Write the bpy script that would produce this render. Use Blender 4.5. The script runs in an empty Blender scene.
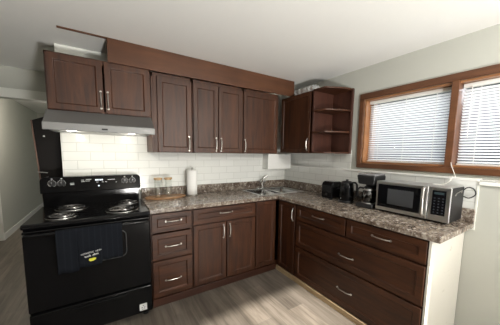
import bpy, bmesh, math, random
from mathutils import Vector, Matrix
random.seed(7)
SC = bpy.context.scene
COL = SC.collection

# ---------------------------------------------------------------- camera
cam_d = bpy.data.cameras.new('camera')
cam = bpy.data.objects.new('camera', cam_d)
COL.objects.link(cam)
F_PX, PY = 228.71, 177.19
cam_d.sensor_width = 36.0
cam_d.lens = 36.0 * F_PX / 500.0
cam_d.shift_y = (PY - 162.5) / 500.0
cam_d.clip_start = 0.05
yaw, pitch, roll = -0.5591, -0.1047, 0.0137
fw = Vector((-math.sin(yaw) * math.cos(pitch), math.cos(yaw) * math.cos(pitch), math.sin(pitch)))
rt = Vector((math.cos(yaw), math.sin(yaw), 0))
up = rt.cross(fw)
r2 = math.cos(roll) * rt + math.sin(roll) * up
u2 = -math.sin(roll) * rt + math.cos(roll) * up
M = Matrix((r2, u2, -fw)).transposed().to_4x4()
M.translation = Vector((-2.2265, -2.6607, 1.402))
cam.matrix_world = M
SC.camera = cam

# ---------------------------------------------------------------- light and exposure
SC.view_settings.view_transform = 'Standard'
SC.view_settings.look = 'None'
SC.view_settings.gamma = 1.0
SC.view_settings.use_curve_mapping = False
SC.view_settings.exposure = 1.05
SC.cycles.use_denoising = True
SC.cycles.max_bounces = 10
SC.cycles.diffuse_bounces = 6
SC.cycles.sample_clamp_indirect = 6.0
SC.cycles.caustics_reflective = False
SC.cycles.caustics_refractive = False

w = bpy.data.worlds.new('sky')
SC.world = w
w.use_nodes = True
bg = w.node_tree.nodes['Background']
bg.inputs[0].default_value = (0.80, 0.90, 1.0, 1)
bg.inputs[1].default_value = 0.3


def light(name, kind, loc, energy, color=(1, 1, 1), target=None, **kw):
    d = bpy.data.lights.new(name, kind)
    d.energy = energy
    d.color = color
    for k, v in kw.items():
        setattr(d, k, v)
    o = bpy.data.objects.new(name, d)
    COL.objects.link(o)
    o.location = loc
    if target is not None:
        o.rotation_euler = (Vector(target) - Vector(loc)).to_track_quat('-Z', 'Y').to_euler()
    return o


SUN_EL = math.radians(32.4)
light('sun', 'SUN', (-1.7, -9, 6), 6.5, (1.0, 0.95, 0.87),
      target=(-1.7, -9 + 5 * math.cos(SUN_EL), 6 - 5 * math.sin(SUN_EL)), angle=math.radians(1.2))
light('window_daylight', 'AREA', (2.3, -1.95, 3.1), 68, (0.92, 0.96, 1.0), target=(0.2, -1.95, 1.55),
      shape='RECTANGLE', size=2.4, size_y=2.0)
light('ceiling_lamp', 'POINT', (-0.70, -3.95, 1.95), 74, (1.0, 0.97, 0.92), shadow_soft_size=0.22)
light('ceiling_bounce_fill', 'SPOT', (-1.7, -4.0, 0.45), 200, (1.0, 0.98, 0.94), target=(-1.8, -3.1, 2.3), spot_size=math.radians(150), spot_blend=0.8, shadow_soft_size=0.15)  # added fill light: unseen spot aimed up so the ceiling bounces light
light('passage_fill', 'POINT', (-3.0, 1.9, 2.0), 15, (1.0, 0.90, 0.78), shadow_soft_size=0.12)  # added fill light, unseen: warms and brightens the passage


# ---------------------------------------------------------------- materials
def mat(name, color=(0.5, 0.5, 0.5), rough=0.5, metal=0.0, spec=0.5, coat=0.0, emit=None, estr=0.0, trans=0.0, ior=1.45, alpha=1.0):
    m = bpy.data.materials.new(name)
    m.use_nodes = True
    b = m.node_tree.nodes['Principled BSDF']
    b.inputs['Base Color'].default_value = (*color, 1)
    b.inputs['Roughness'].default_value = rough
    b.inputs['Metallic'].default_value = metal
    b.inputs['Specular IOR Level'].default_value = spec
    b.inputs['Coat Weight'].default_value = coat
    b.inputs['Transmission Weight'].default_value = trans
    b.inputs['IOR'].default_value = ior
    b.inputs['Alpha'].default_value = alpha
    if emit:
        b.inputs['Emission Color'].default_value = (*emit, 1)
        b.inputs['Emission Strength'].default_value = estr
    return m


class N:
    """small node-graph helper"""
    def __init__(s, m):
        s.t = m.node_tree
        s.b = s.t.nodes['Principled BSDF']

    def add(s, kind, **kw):
        n = s.t.nodes.new(kind)
        for k, v in kw.items():
            setattr(n, k, v)
        return n

    def ln(s, a, b):
        s.t.links.new(a, b)

    def coords(s, scale=(1, 1, 1), rot=(0, 0, 0)):
        tc = s.add('ShaderNodeTexCoord')
        mp = s.add('ShaderNodeMapping')
        mp.inputs['Scale'].default_value = scale
        mp.inputs['Rotation'].default_value = rot
        s.ln(tc.outputs['Object'], mp.inputs['Vector'])
        return mp.outputs['Vector']

    def noise(s, vec, scale, detail=4, rough=0.55, dist=0.0):
        n = s.add('ShaderNodeTexNoise')
        n.inputs['Scale'].default_value = scale
        n.inputs['Detail'].default_value = detail
        n.inputs['Roughness'].default_value = rough
        n.inputs['Distortion'].default_value = dist
        s.ln(vec, n.inputs['Vector'])
        return n.outputs['Fac']

    def ramp(s, fac, stops):
        r = s.add('ShaderNodeValToRGB')
        e = r.color_ramp.elements
        while len(e) < len(stops):
            e.new(0.5)
        for el, (p, c) in zip(e, stops):
            el.position = p
            el.color = (*c, 1)
        s.ln(fac, r.inputs['Fac'])
        return r.outputs['Color']

    def mix(s, fac, a, b, blend='MIX'):
        n = s.add('ShaderNodeMix', data_type='RGBA', blend_type=blend)
        for sock, v in ((n.inputs[0], fac), (n.inputs[6], a), (n.inputs[7], b)):
            if hasattr(v, 'links'):
                s.ln(v, sock)
            elif isinstance(v, (int, float)):
                sock.default_value = v
            else:
                sock.default_value = (*v, 1)
        return n.outputs[2]

    def bump(s, h, strength=0.2, dist=0.01):
        n = s.add('ShaderNodeBump')
        n.inputs['Strength'].default_value = strength
        n.inputs['Distance'].default_value = dist
        s.ln(h, n.inputs['Height'])
        s.ln(n.outputs['Normal'], s.b.inputs['Normal'])

    def color(s, c):
        s.ln(c, s.b.inputs['Base Color'])


def wood(name, dark, light_, scale=(26, 26, 2.2), rough=0.46, coat=0.0):
    m = mat(name, light_, rough, coat=coat)
    n = N(m)
    v = n.coords(scale)
    f = n.noise(v, 1.0, 6, 0.6, 0.6)
    g = n.noise(n.coords((2.5, 2.5, 1.2)), 1.0, 2)
    c = n.ramp(f, [(0.30, dark), (0.72, light_)])
    c2 = n.mix(0.55, c, n.ramp(g, [(0.35, (0.55, 0.5, 0.5)), (0.65, (1.0, 1.0, 1.0))]), 'MULTIPLY')
    n.color(c2)
    n.bump(f, 0.06, 0.002)
    return m


WD, WL = (0.024, 0.0076, 0.0029), (0.092, 0.0312, 0.0114)
M_wood = wood('cherry_wood_upright', WD, WL)
M_wood_x = wood('cherry_wood_along_x', WD, WL, (2.2, 26, 26))
M_wood_y = wood('cherry_wood_along_y', WD, WL, (26, 2.2, 26))
M_fascia = wood('brown_stained_board', (0.070, 0.0250, 0.0095), (0.112, 0.042, 0.0160), (2.0, 22, 22), 0.42, 0.1)
M_toe = wood('dark_toe_board', (0.035, 0.012, 0.007), (0.075, 0.028, 0.016), (2, 20, 20), 0.4)
M_raw = wood('unfinished_pine', (0.46, 0.33, 0.18), (0.62, 0.48, 0.30), (20, 2, 20), 0.6, 0)
M_oak = wood('honey_window_wood', (0.26, 0.115, 0.045), (0.42, 0.20, 0.085), (14, 3, 14), 0.35, 0.2)
M_oak_dark = wood('brown_window_casing', (0.085, 0.033, 0.014), (0.17, 0.070, 0.030), (14, 3, 14), 0.4, 0.1)
M_tray = wood('acacia_tray_wood', (0.32, 0.17, 0.08), (0.52, 0.31, 0.16), (4, 30, 30), 0.4)
M_lid = wood('bamboo_lid', (0.50, 0.33, 0.16), (0.66, 0.47, 0.26), (20, 20, 20), 0.5, 0)

M_wall = mat('greige_wall_paint', (0.47, 0.475, 0.43), 0.7)
_n = N(M_wall); _n.bump(_n.noise(_n.coords((90, 90, 90)), 1.0, 3), 0.05, 0.002)
M_wall_w = mat('white_wall_paint', (0.70, 0.71, 0.66), 0.65)
M_ceil = mat('ceiling_paint', (0.80, 0.80, 0.775), 0.8)
_n = N(M_ceil); _n.bump(_n.noise(_n.coords((45, 45, 45)), 1.0, 4), 0.18, 0.004)
M_white = mat('white_trim_paint', (0.80, 0.80, 0.77), 0.4)
M_panel = mat('white_melamine', (0.80, 0.78, 0.72), 0.45)
_n = N(M_panel)
_n.color(_n.ramp(_n.noise(_n.coords((7, 7, 16)), 1.0, 5, 0.7), [(0.30, (0.42, 0.39, 0.33)), (0.36, (0.62, 0.60, 0.54))]))
M_black = mat('black_enamel', (0.0045, 0.0045, 0.005), 0.13, spec=0.26)
M_blackmat = mat('black_plastic', (0.012, 0.012, 0.013), 0.38)
M_glassblk = mat('black_glass', (0.004, 0.004, 0.005), 0.06, spec=0.35)
M_chrome = mat('chrome', (0.75, 0.75, 0.74), 0.15, 1.0)
M_nickel = mat('brushed_nickel', (0.52, 0.50, 0.47), 0.32, 1.0)
M_steel = mat('stainless_steel', (0.58, 0.58, 0.57), 0.32, 1.0)
M_sink = mat('sink_steel', (0.82, 0.82, 0.81), 0.30, 0.65)
M_bowl = mat('sink_bowl_shaded', (0.50, 0.50, 0.49), 0.22, 1.0)  # same steel as the rim; shade of the recess put into a darker colour
M_hood = mat('hood_grey_steel', (0.23, 0.23, 0.225), 0.42, 0.6)
M_lip = mat('hood_lip_steel', (0.21, 0.21, 0.205), 0.5, 0.5)
M_ring = mat('burner_trim', (0.34, 0.34, 0.33), 0.25, 1.0)
M_coil = mat('burner_coil', (0.20, 0.195, 0.19), 0.25, 0.9)
M_ivory = mat('mark_white', (0.75, 0.75, 0.74), 0.5)
M_knobmark = mat('knob_print', (0.62, 0.62, 0.62), 0.4)
M_yellow = mat('yellow_print', (0.62, 0.60, 0.05), 0.7)
M_lamp = mat('hood_lamp_glow', (1, 1, 1), 0.4, emit=(1.0, 0.95, 0.86), estr=6)
M_clock = mat('clock_digits', (0.1, 0.1, 0.1), 0.3, emit=(0.85, 0.95, 1.0), estr=0.9)
M_paper = mat('white_paper', (0.82, 0.82, 0.80), 0.9)
M_cord_w = mat('white_cord', (0.75, 0.73, 0.68), 0.5)
M_copper = mat('worn_copper_edge', (0.17, 0.105, 0.08), 0.45, 0.3)
M_board = mat('dark_board', (0.006, 0.0045, 0.004), 0.6, spec=0.2)
M_inside = wood('cabinet_interior', (0.045, 0.016, 0.010), (0.085, 0.032, 0.020))
M_base = mat('white_baseboard_paint', (0.72, 0.72, 0.69), 0.45)
M_ext = mat('neighbour_siding', (0.13, 0.155, 0.19), 0.8)
M_grass = mat('outdoor_ground', (0.30, 0.33, 0.28), 0.9)

# towel cloth
M_towel = mat('charcoal_towel', (0.018, 0.021, 0.028), 0.95, spec=0.1)
_n = N(M_towel)
_wv = _n.add('ShaderNodeTexWave')
_wv.inputs['Scale'].default_value = 9.0
_n.ln(_n.coords((1, 0.1, 0.1)), _wv.inputs['Vector'])
_n.color(_n.ramp(_wv.outputs['Fac'], [(0.80, (0.0075, 0.0088, 0.0118)), (0.97, (0.0105, 0.0122, 0.016))]))
_n.bump(_n.noise(_n.coords((400, 400, 400)), 1.0, 2), 0.3, 0.002)

# glass / plastic
M_glass = mat('clear_glass', (1, 1, 1), 0.02, trans=1.0, ior=1.45)
M_pane = bpy.data.materials.new('window_glass'); M_pane.use_nodes = True
_t = M_pane.node_tree; _t.nodes.clear()
_o = _t.nodes.new('ShaderNodeOutputMaterial'); _mx = _t.nodes.new('ShaderNodeMixShader')
_a = _t.nodes.new('ShaderNodeBsdfTransparent'); _g = _t.nodes.new('ShaderNodeBsdfGlossy')
_g.inputs['Roughness'].default_value = 0.02
_mx.inputs[0].default_value = 0.06
_t.links.new(_a.outputs[0], _mx.inputs[1]); _t.links.new(_g.outputs[0], _mx.inputs[2]); _t.links.new(_mx.outputs[0], _o.inputs[0])


def thin(name, tint, gloss, rough):
    m = bpy.data.materials.new(name); m.use_nodes = True
    t = m.node_tree; t.nodes.clear()
    o = t.nodes.new('ShaderNodeOutputMaterial'); mx = t.nodes.new('ShaderNodeMixShader')
    a = t.nodes.new('ShaderNodeBsdfTransparent'); a.inputs[0].default_value = (*tint, 1)
    g = t.nodes.new('ShaderNodeBsdfGlossy'); g.inputs['Roughness'].default_value = rough
    mx.inputs[0].default_value = gloss
    t.links.new(a.outputs[0], mx.inputs[1]); t.links.new(g.outputs[0], mx.inputs[2]); t.links.new(mx.outputs[0], o.inputs[0])
    return m


M_jar = thin('thin_jar_glass', (0.985, 0.99, 0.985), 0.07, 0.04)
M_carafe = thin('carafe_glass', (0.55, 0.55, 0.55), 0.12, 0.03)
M_bag = mat('crumpled_plastic', (0.80, 0.82, 0.82), 0.25, trans=0.25, ior=1.2)

# translucent blind slats
M_slat = bpy.data.materials.new('blind_slat_vinyl'); M_slat.use_nodes = True
_t = M_slat.node_tree; _t.nodes.clear()
_o = _t.nodes.new('ShaderNodeOutputMaterial'); _mx = _t.nodes.new('ShaderNodeMixShader')
_a = _t.nodes.new('ShaderNodeBsdfDiffuse'); _a.inputs[0].default_value = (0.86, 0.87, 0.88, 1)
_g = _t.nodes.new('ShaderNodeBsdfTranslucent'); _g.inputs[0].default_value = (0.86, 0.88, 0.90, 1)
_mx.inputs[0].default_value = 0.35
_t.links.new(_a.outputs[0], _mx.inputs[1]); _t.links.new(_g.outputs[0], _mx.inputs[2]); _t.links.new(_mx.outputs[0], _o.inputs[0])

# wall tile: 'x' tiles a wall that runs along x, 'y' one that runs along y
def tile(name, axis):
    m = mat(name, (0.8, 0.8, 0.78), 0.16)
    n = N(m)
    tc = n.add('ShaderNodeTexCoord'); sp = n.add('ShaderNodeSeparateXYZ'); cb = n.add('ShaderNodeCombineXYZ')
    n.ln(tc.outputs['Object'], sp.inputs[0])
    n.ln(sp.outputs['X' if axis == 'x' else 'Y'], cb.inputs['X'])
    n.ln(sp.outputs['Z'], cb.inputs['Y'])
    br = n.add('ShaderNodeTexBrick')
    br.offset = 0.5
    br.inputs['Color1'].default_value = (0.76, 0.77, 0.74, 1)
    br.inputs['Color2'].default_value = (0.71, 0.72, 0.69, 1)
    br.inputs['Mortar'].default_value = (0.60, 0.61, 0.58, 1)
    br.inputs['Scale'].default_value = 1.0
    br.inputs['Mortar Size'].default_value = 0.0035
    br.inputs['Mortar Smooth'].default_value = 0.3
    br.inputs['Brick Width'].default_value = 0.205
    br.inputs['Row Height'].default_value = 0.082
    n.ln(cb.outputs[0], br.inputs['Vector'])
    n.color(br.outputs['Color'])
    inv = n.add('ShaderNodeMath', operation='SUBTRACT'); inv.inputs[0].default_value = 1.0
    n.ln(br.outputs['Fac'], inv.inputs[1])
    n.bump(inv.outputs[0], 0.35, 0.003)
    return m


M_tile_x, M_tile_y = tile('white_subway_tile_back', 'x'), tile('white_subway_tile_side', 'y')

# countertop laminate
M_counter = mat('granite_pattern_laminate', (0.4, 0.35, 0.3), 0.22)
_n = N(M_counter)
_v = _n.coords((1, 1, 1))
_big = _n.noise(_n.coords((1, 1.3, 1)), 16.0, 8, 0.70, 1.2)
_c = _n.ramp(_big, [(0.28, (0.042, 0.030, 0.022)), (0.43, (0.135, 0.100, 0.076)), (0.54, (0.25, 0.21, 0.17)), (0.70, (0.47, 0.43, 0.37))])
_sm = _n.noise(_v, 55.0, 3, 0.6)
_c2 = _n.mix(_n.ramp(_sm, [(0.56, (0, 0, 0)), (0.64, (0.8, 0.8, 0.8))]), _c, (0.085, 0.06, 0.055))
_sm2 = _n.noise(_n.coords((1, 1, 1.1), (0, 0, 0.6)), 38.0, 3, 0.6)
_c3 = _n.mix(_n.ramp(_sm2, [(0.58, (0, 0, 0)), (0.66, (0.75, 0.75, 0.75))]), _c2, (0.62, 0.57, 0.53))
_n.color(_c3)

# floor planks run along y
M_floor = mat('grey_brown_vinyl_plank', (0.3, 0.27, 0.24), 0.42)
_n = N(M_floor)
_tc = _n.add('ShaderNodeTexCoord'); _mp = _n.add('ShaderNodeMapping')
_mp.inputs['Rotation'].default_value = (0, 0, math.pi / 2)
_n.ln(_tc.outputs['Object'], _mp.inputs['Vector'])
_br = _n.add('ShaderNodeTexBrick')
_br.offset = 0.37
_br.inputs['Color1'].default_value = (0.235, 0.202, 0.166, 1)
_br.inputs['Color2'].default_value = (0.150, 0.129, 0.107, 1)
_br.inputs['Mortar'].default_value = (0.17, 0.15, 0.13, 1)
_br.inputs['Scale'].default_value = 1.0
_br.inputs['Mortar Size'].default_value = 0.0018
_br.inputs['Brick Width'].default_value = 1.22
_br.inputs['Row Height'].default_value = 0.18
_n.ln(_mp.outputs['Vector'], _br.inputs['Vector'])
_g1 = _n.noise(_n.coords((26, 1.9, 1)), 1.0, 6, 0.65, 0.8)
_g2 = _n.noise(_n.coords((5, 0.9, 1)), 1.0, 3, 0.5, 0.4)
_c = _n.mix(0.8, _br.outputs['Color'], _n.ramp(_g1, [(0.32, (0.42, 0.40, 0.38)), (0.60, (1.05, 1.05, 1.05))]), 'MULTIPLY')
_c = _n.mix(0.7, _c, _n.ramp(_g2, [(0.36, (0.50, 0.48, 0.46)), (0.58, (1.12, 1.12, 1.12))]), 'MULTIPLY')
_n.color(_c)


# ---------------------------------------------------------------- mesh helpers
class B:
    """collects shapes (world coordinates) for ONE mesh object"""
    def __init__(s):
        s.bm = bmesh.new()

    def box(s, x0, x1, y0, y1, z0, z1):
        x0, x1 = sorted((x0, x1)); y0, y1 = sorted((y0, y1)); z0, z1 = sorted((z0, z1))
        v = [s.bm.verts.new(p) for p in ((x0, y0, z0), (x1, y0, z0), (x1, y1, z0), (x0, y1, z0), (x0, y0, z1), (x1, y0, z1), (x1, y1, z1), (x0, y1, z1))]
        for f in ((0, 3, 2, 1), (4, 5, 6, 7), (0, 1, 5, 4), (1, 2, 6, 5), (2, 3, 7, 6), (3, 0, 4, 7)):
            s.bm.faces.new([v[i] for i in f])
        return s

    def hull(s, bottom, top):
        """prism between two equal loops of points"""
        a = [s.bm.verts.new(p) for p in bottom]; b = [s.bm.verts.new(p) for p in top]
        n = len(a)
        s.bm.faces.new(a[::-1]); s.bm.faces.new(b)
        for i in range(n):
            s.bm.faces.new((a[i], a[(i + 1) % n], b[(i + 1) % n], b[i]))
        return s

    def cyl(s, p0, p1, r0, r1=None, seg=24, cap=True):
        r1 = r0 if r1 is None else r1
        p0, p1 = Vector(p0), Vector(p1)
        q = (p1 - p0).to_track_quat('Z', 'Y')
        ring = lambda p, r: [s.bm.verts.new(p + q @ Vector((r * math.cos(2 * math.pi * i / seg), r * math.sin(2 * math.pi * i / seg), 0))) for i in range(seg)]
        a, b = ring(p0, r0), ring(p1, r1)
        for i in range(seg):
            s.bm.faces.new((a[i], a[(i + 1) % seg], b[(i + 1) % seg], b[i]))
        if cap:
            s.bm.faces.new(a[::-1]); s.bm.faces.new(b)
        return s

    def lathe(s, c, prof, seg=32, axis='z', sx=1.0, sy=1.0):
        """prof: (radius, height) pairs turned about an axis through c"""
        rings = []
        c = Vector(c)
        for r, h in prof:
            ring = []
            for i in range(seg if r > 1e-6 else 1):
                a = 2 * math.pi * i / seg
                p = Vector((r * sx * math.cos(a), r * sy * math.sin(a), h))
                if axis == 'y':
                    p = Vector((p.x, -p.z, p.y))      # h grows towards -y
                if axis == 'x':
                    p = Vector((-p.z, p.x, p.y))      # h grows towards -x
                ring.append(s.bm.verts.new(c + p))
            rings.append(ring)
        for a, b in zip(rings, rings[1:]):
            if len(a) == 1 and len(b) == 1:
                continue
            for i in range(seg):
                j = (i + 1) % seg
                if len(a) == 1:
                    s.bm.faces.new((a[0], b[j], b[i]))
                elif len(b) == 1:
                    s.bm.faces.new((a[i], a[j], b[0]))
                else:
                    s.bm.faces.new((a[i], a[j], b[j], b[i]))
        return s

    def tube(s, pts, r, seg=10, closed=False):
        pts = [Vector(p) for p in pts]
        n = len(pts)
        rings = []
        ref = None
        for i, p in enumerate(pts):
            if closed:
                t = pts[(i + 1) % n] - pts[i - 1]
            else:
                t = pts[min(i + 1, n - 1)] - pts[max(i - 1, 0)]
            t.normalize()
            if ref is None:
                ref = t.orthogonal().normalized()
            ref = (ref - t * ref.dot(t)).normalized()
            bi = t.cross(ref)
            rr = r[i] if isinstance(r, (list, tuple)) else r
            rings.append([s.bm.verts.new(p + rr * (math.cos(2 * math.pi * k / seg) * ref + math.sin(2 * math.pi * k / seg) * bi)) for k in range(seg)])
        pairs = list(zip(rings, rings[1:])) + ([(rings[-1], rings[0])] if closed else [])
        for a, b in pairs:
            for k in range(seg):
                s.bm.faces.new((a[k], a[(k + 1) % seg], b[(k + 1) % seg], b[k]))
        if not closed:
            s.bm.faces.new(rings[0][::-1]); s.bm.faces.new(rings[-1])
        return s

    def cells(s, xs, ys, solid, z0, z1):
        """slab made of grid cells; solid(i, j) tells which are filled; only outer faces are kept"""
        nx, ny = len(xs) - 1, len(ys) - 1
        vt, vb = {}, {}
        V = lambda d, i, j, z: d.setdefault((i, j), None) or d.__setitem__((i, j), s.bm.verts.new((xs[i], ys[j], z))) or d[(i, j)]
        ok = lambda i, j: 0 <= i < nx and 0 <= j < ny and solid(i, j)
        for i in range(nx):
            for j in range(ny):
                if not ok(i, j):
                    continue
                c = ((i, j), (i + 1, j), (i + 1, j + 1), (i, j + 1))
                s.bm.faces.new([V(vt, *k, z1) for k in c])
                s.bm.faces.new([V(vb, *k, z0) for k in c[::-1]])
                for (di, dj), (a, b) in (((0, -1), (0, 1)), ((1, 0), (1, 2)), ((0, 1), (2, 3)), ((-1, 0), (3, 0))):
                    if not ok(i + di, j + dj):
                        s.bm.faces.new((V(vb, *c[a], z0), V(vb, *c[b], z0), V(vt, *c[b], z1), V(vt, *c[a], z1)))
        return s


ORG = {}


def root(name, label, cat, loc=(0, 0, 0), group=None):
    o = bpy.data.objects.new(name, None)
    COL.objects.link(o)
    o.location = loc
    o.empty_display_size = 0.1
    ORG[o] = Vector(loc)
    o['label'] = label; o['category'] = cat
    if group: o['group'] = group
    return o


def part(name, b, m, parent=None, bevel=0.0, smooth=True, seg=2, label=None, loc=None, kind=None):
    """link builder b as one mesh object; vertices are given in world coordinates"""
    org = ORG[parent] if parent is not None else Vector(loc if loc else (0, 0, 0))
    bm = b.bm
    bmesh.ops.recalc_face_normals(bm, faces=bm.faces)
    if org.length > 0:
        bmesh.ops.translate(bm, verts=bm.verts, vec=-org)
    me = bpy.data.meshes.new(name)
    bm.to_mesh(me); bm.free()
    o = bpy.data.objects.new(name, me)
    COL.objects.link(o)
    me.materials.append(m)
    if smooth:
        for p in me.polygons: p.use_smooth = True
        me.set_sharp_from_angle(angle=math.radians(35))
    if bevel > 0:
        md = o.modifiers.new('bevel', 'BEVEL')
        md.width = bevel; md.segments = seg; md.limit_method = 'ANGLE'; md.angle_limit = math.radians(40)
        md.harden_normals = False
    ORG[o] = org
    if parent is not None:
        o.parent = parent
    else:
        o.location = org
    if label: o['label'] = label
    if kind: o['kind'] = kind
    return o


def tag(o, label, cat, group=None):
    o['label'] = label; o['category'] = cat
    if group: o['group'] = group
    return o


def struct(name, b, m, bevel=0.0, parent=None):
    o = part(name, b, m, parent, bevel)
    if parent is None: o['kind'] = 'structure'
    return o


# ---------------------------------------------------------------- the room
CZ = 2.32            # ceiling
struct('floor', B().box(-7.5, 0.3, -4.2, 5.0, -0.1, 0), M_floor)
struct('ceiling', B().box(-7.5, 0.3, -4.2, 5.0, CZ, CZ + 0.1), M_ceil)
WX, WB = 0.05, 0.13  # lower and upper face of the right wall
struct('wall_back', B().box(-2.57, WB + 0.17, 0.0, 0.12, 0, CZ), M_wall_w)
# right wall above the ledge, with the window opening
OY0, OY1, OZ0, OZ1 = -2.64, -1.182, 1.310, 1.985
struct('wall_right', B().box(WB, WB + 0.17, -4.2, OY0, 0, CZ).box(WB, WB + 0.17, OY1, 0.0, 0, CZ)
       .box(WB, WB + 0.17, OY0, OY1, 0, OZ0).box(WB, WB + 0.17, OY0, OY1, OZ1, CZ), M_wall)
# thicker lower part of that wall carrying the ledge
struct('wall_right_lower', B().box(WX + 0.008, WB, -4.2, -0.0, 0, 1.222), M_wall)
struct('trim_1', B().box(WX - 0.006, WB, -2.145, 0, 1.222, 1.237), M_white, 0.002)
struct('trim_2', B().box(WX - 0.012, WB, -4.2, -2.150, 1.196, 1.222).box(WX + 0.02, WB, -4.2, -2.15, 1.222, 1.232), M_white, 0.002)
# tiles
struct('trim_3', B().box(-2.57, WX, -0.008, 0.0, 0.86, 1.75), M_tile_x)
struct('trim_4', B().box(WX, WX + 0.008, -2.140, -0.008, 0.86, 1.222), M_tile_y)
struct('trim_5', B().box(WB - 0.008, WB, -1.06, 0.0, 1.237, 1.45), M_tile_y)
struct('trim_6', B().box(WX - 0.004, WX + 0.008, -2.150, -2.140, 0.86, 1.222), M_wall_w)
# the wall at the far left with its wide opening, the passage behind it
struct('wall_far', B().box(-7.5, -4.55, 1.0, 1.12, 0, CZ).box(-2.3, 0.3, 1.0, 1.12, 0, CZ).box(-4.55, -2.3, 1.0, 1.12, 1.985, CZ), M_wall)
struct('trim_7', B().box(-4.55, -2.3, 0.985, 1.0, 1.985, 2.078).box(-4.55, -2.3, 0.992, 1.0, 2.078, 2.086), M_wall_w, 0.002)
struct('wall_passage', B().box(-3.74, -3.64, 2.28, 5.0, 0, CZ).box(-7.5, -3.74, 2.28, 2.40, 0, CZ), M_wall)
struct('trim_8', B().box(-3.70, -3.632, 2.268, 2.28, 0, 2.2), M_white)
struct('baseboard_passage', B().box(-3.64, -3.625, 2.28, 5.0, 0, 0.10), M_base, 0.003)
struct('wall_end', B().box(-7.5, 0.3, 5.0, 5.1, 0, CZ), M_wall)
M_low_bounce = mat('low_bounce_wall', (0.26, 0.235, 0.195), 0.75)  # unseen walls given a darker colour to cut bounced light
struct('wall_left', B().box(-7.6, -7.5, -4.2, 5.1, 0, CZ), M_low_bounce)
# wall behind the camera with a patio opening
struct('wall_rear', B().box(-7.5, -1.62, -4.3, -4.2, 0, CZ).box(-0.50, 0.3, -4.3, -4.2, 0, CZ).box(-1.62, -0.50, -4.3, -4.2, 2.10, CZ), M_low_bounce)

# window in the right wall
win = part('window_1', B()
           .box(WB - 0.022, WB + 0.002, OY0 - 0.048, OY1 + 0.048, OZ1, 2.043)          # casing: head, sill, sides
           .box(WB - 0.022, WB + 0.002, OY0 - 0.048, OY1 + 0.048, 1.262, OZ0)
           .box(WB - 0.022, WB + 0.002, OY1, OY1 + 0.048, OZ0, OZ1)
           .box(WB - 0.022, WB + 0.002, OY0 - 0.048, OY0, OZ0, OZ1), M_oak_dark, bevel=0.004)
win['kind'] = 'structure'
part('window_jamb', B().box(WB, WB + 0.17, OY1 - 0.018, OY1, OZ0, OZ1).box(WB, WB + 0.17, OY0, OY0 + 0.018, OZ0, OZ1)
     .box(WB, WB + 0.17, OY0 + 0.018, OY1 - 0.018, OZ1 - 0.018, OZ1).box(WB, WB + 0.17, OY0 + 0.018, OY1 - 0.018, OZ0, OZ0 + 0.018), M_oak, win, 0.002)
part('mullion', B().box(WB - 0.02, WB + 0.15, -1.960, -1.912, OZ0, OZ1), M_oak_dark, win, 0.003)
part('window_pane', B().box(WB + 0.125, WB + 0.129, OY0 + 0.018, -1.960, OZ0 + 0.018, OZ1 - 0.018), M_pane, win)
part('window_pane', B().box(WB + 0.125, WB + 0.129, -1.912, OY1 - 0.018, OZ0 + 0.018, OZ1 - 0.018), M_pane, win)
part('sash', B().box(WB + 0.115, WB + 0.14, OY1 - 0.055, OY1 - 0.018, OZ0 + 0.018, OZ1 - 0.018).box(WB + 0.115, WB + 0.14, -1.912, -1.88, OZ0 + 0.018, OZ1 - 0.018)
     .box(WB + 0.115, WB + 0.14, -1.88, OY1 - 0.055, OZ0 + 0.018, OZ0 + 0.05), M_oak, win, 0.002)

# what stands outside the window
struct('exterior_ground', B().box(0.32, 30, -25, 25, -0.6, -0.5), M_grass)
nb = part('neighbour_house', B().box(5.2, 9.5, -14, 8, -0.5, 3.0).hull([(4.9, -14.2, 3.0), (9.8, -14.2, 3.0), (9.8, 8.2, 3.0), (4.9, 8.2, 3.0)],
          [(7.1, -14.0, 4.3), (7.5, -14.0, 4.3), (7.5, 8.0, 4.3), (7.1, 8.0, 4.3)]), M_ext)
tag(nb, 'pale blue house glimpsed outside between the blind slats', 'house')

# fascia board over the wall cabinets and the strip that carries on along the ceiling
struct('trim_9', B().box(-2.186, -0.15, -0.382, -0.362, 2.128, 2.319), M_fascia, 0.002)
struct('trim_10', B().box(-2.50, -2.186, -0.378, -0.362, 2.309, 2.320), M_fascia, 0.001)
# boards along the floor
struct('trim_11', B().box(-1.93, -0.545, -0.578, -0.560, 0.0, 0.072), M_toe, 0.002)
struct('trim_12', B().box(-0.534, -0.512, -2.085, -0.578, 0.0, 0.052), M_raw, 0.002)


# ---------------------------------------------------------------- cabinets
class Face:
    """a cabinet front: u along the wall, d outward from the front, z up"""
    def __init__(s, axis, front):
        s.axis, s.front = axis, front       # axis 'y': front faces -y, u = x ; 'x': front faces -x, u = y

    def box(s, b, u0, u1, d0, d1, z0, z1):
        if s.axis == 'y':
            b.box(u0, u1, s.front - d0, s.front - d1, z0, z1)
        else:
            b.box(s.front - d0, s.front - d1, u0, u1, z0, z1)
        return b

    def pt(s, u, d, z):
        return (u, s.front - d, z) if s.axis == 'y' else (s.front - d, u, z)


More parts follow.
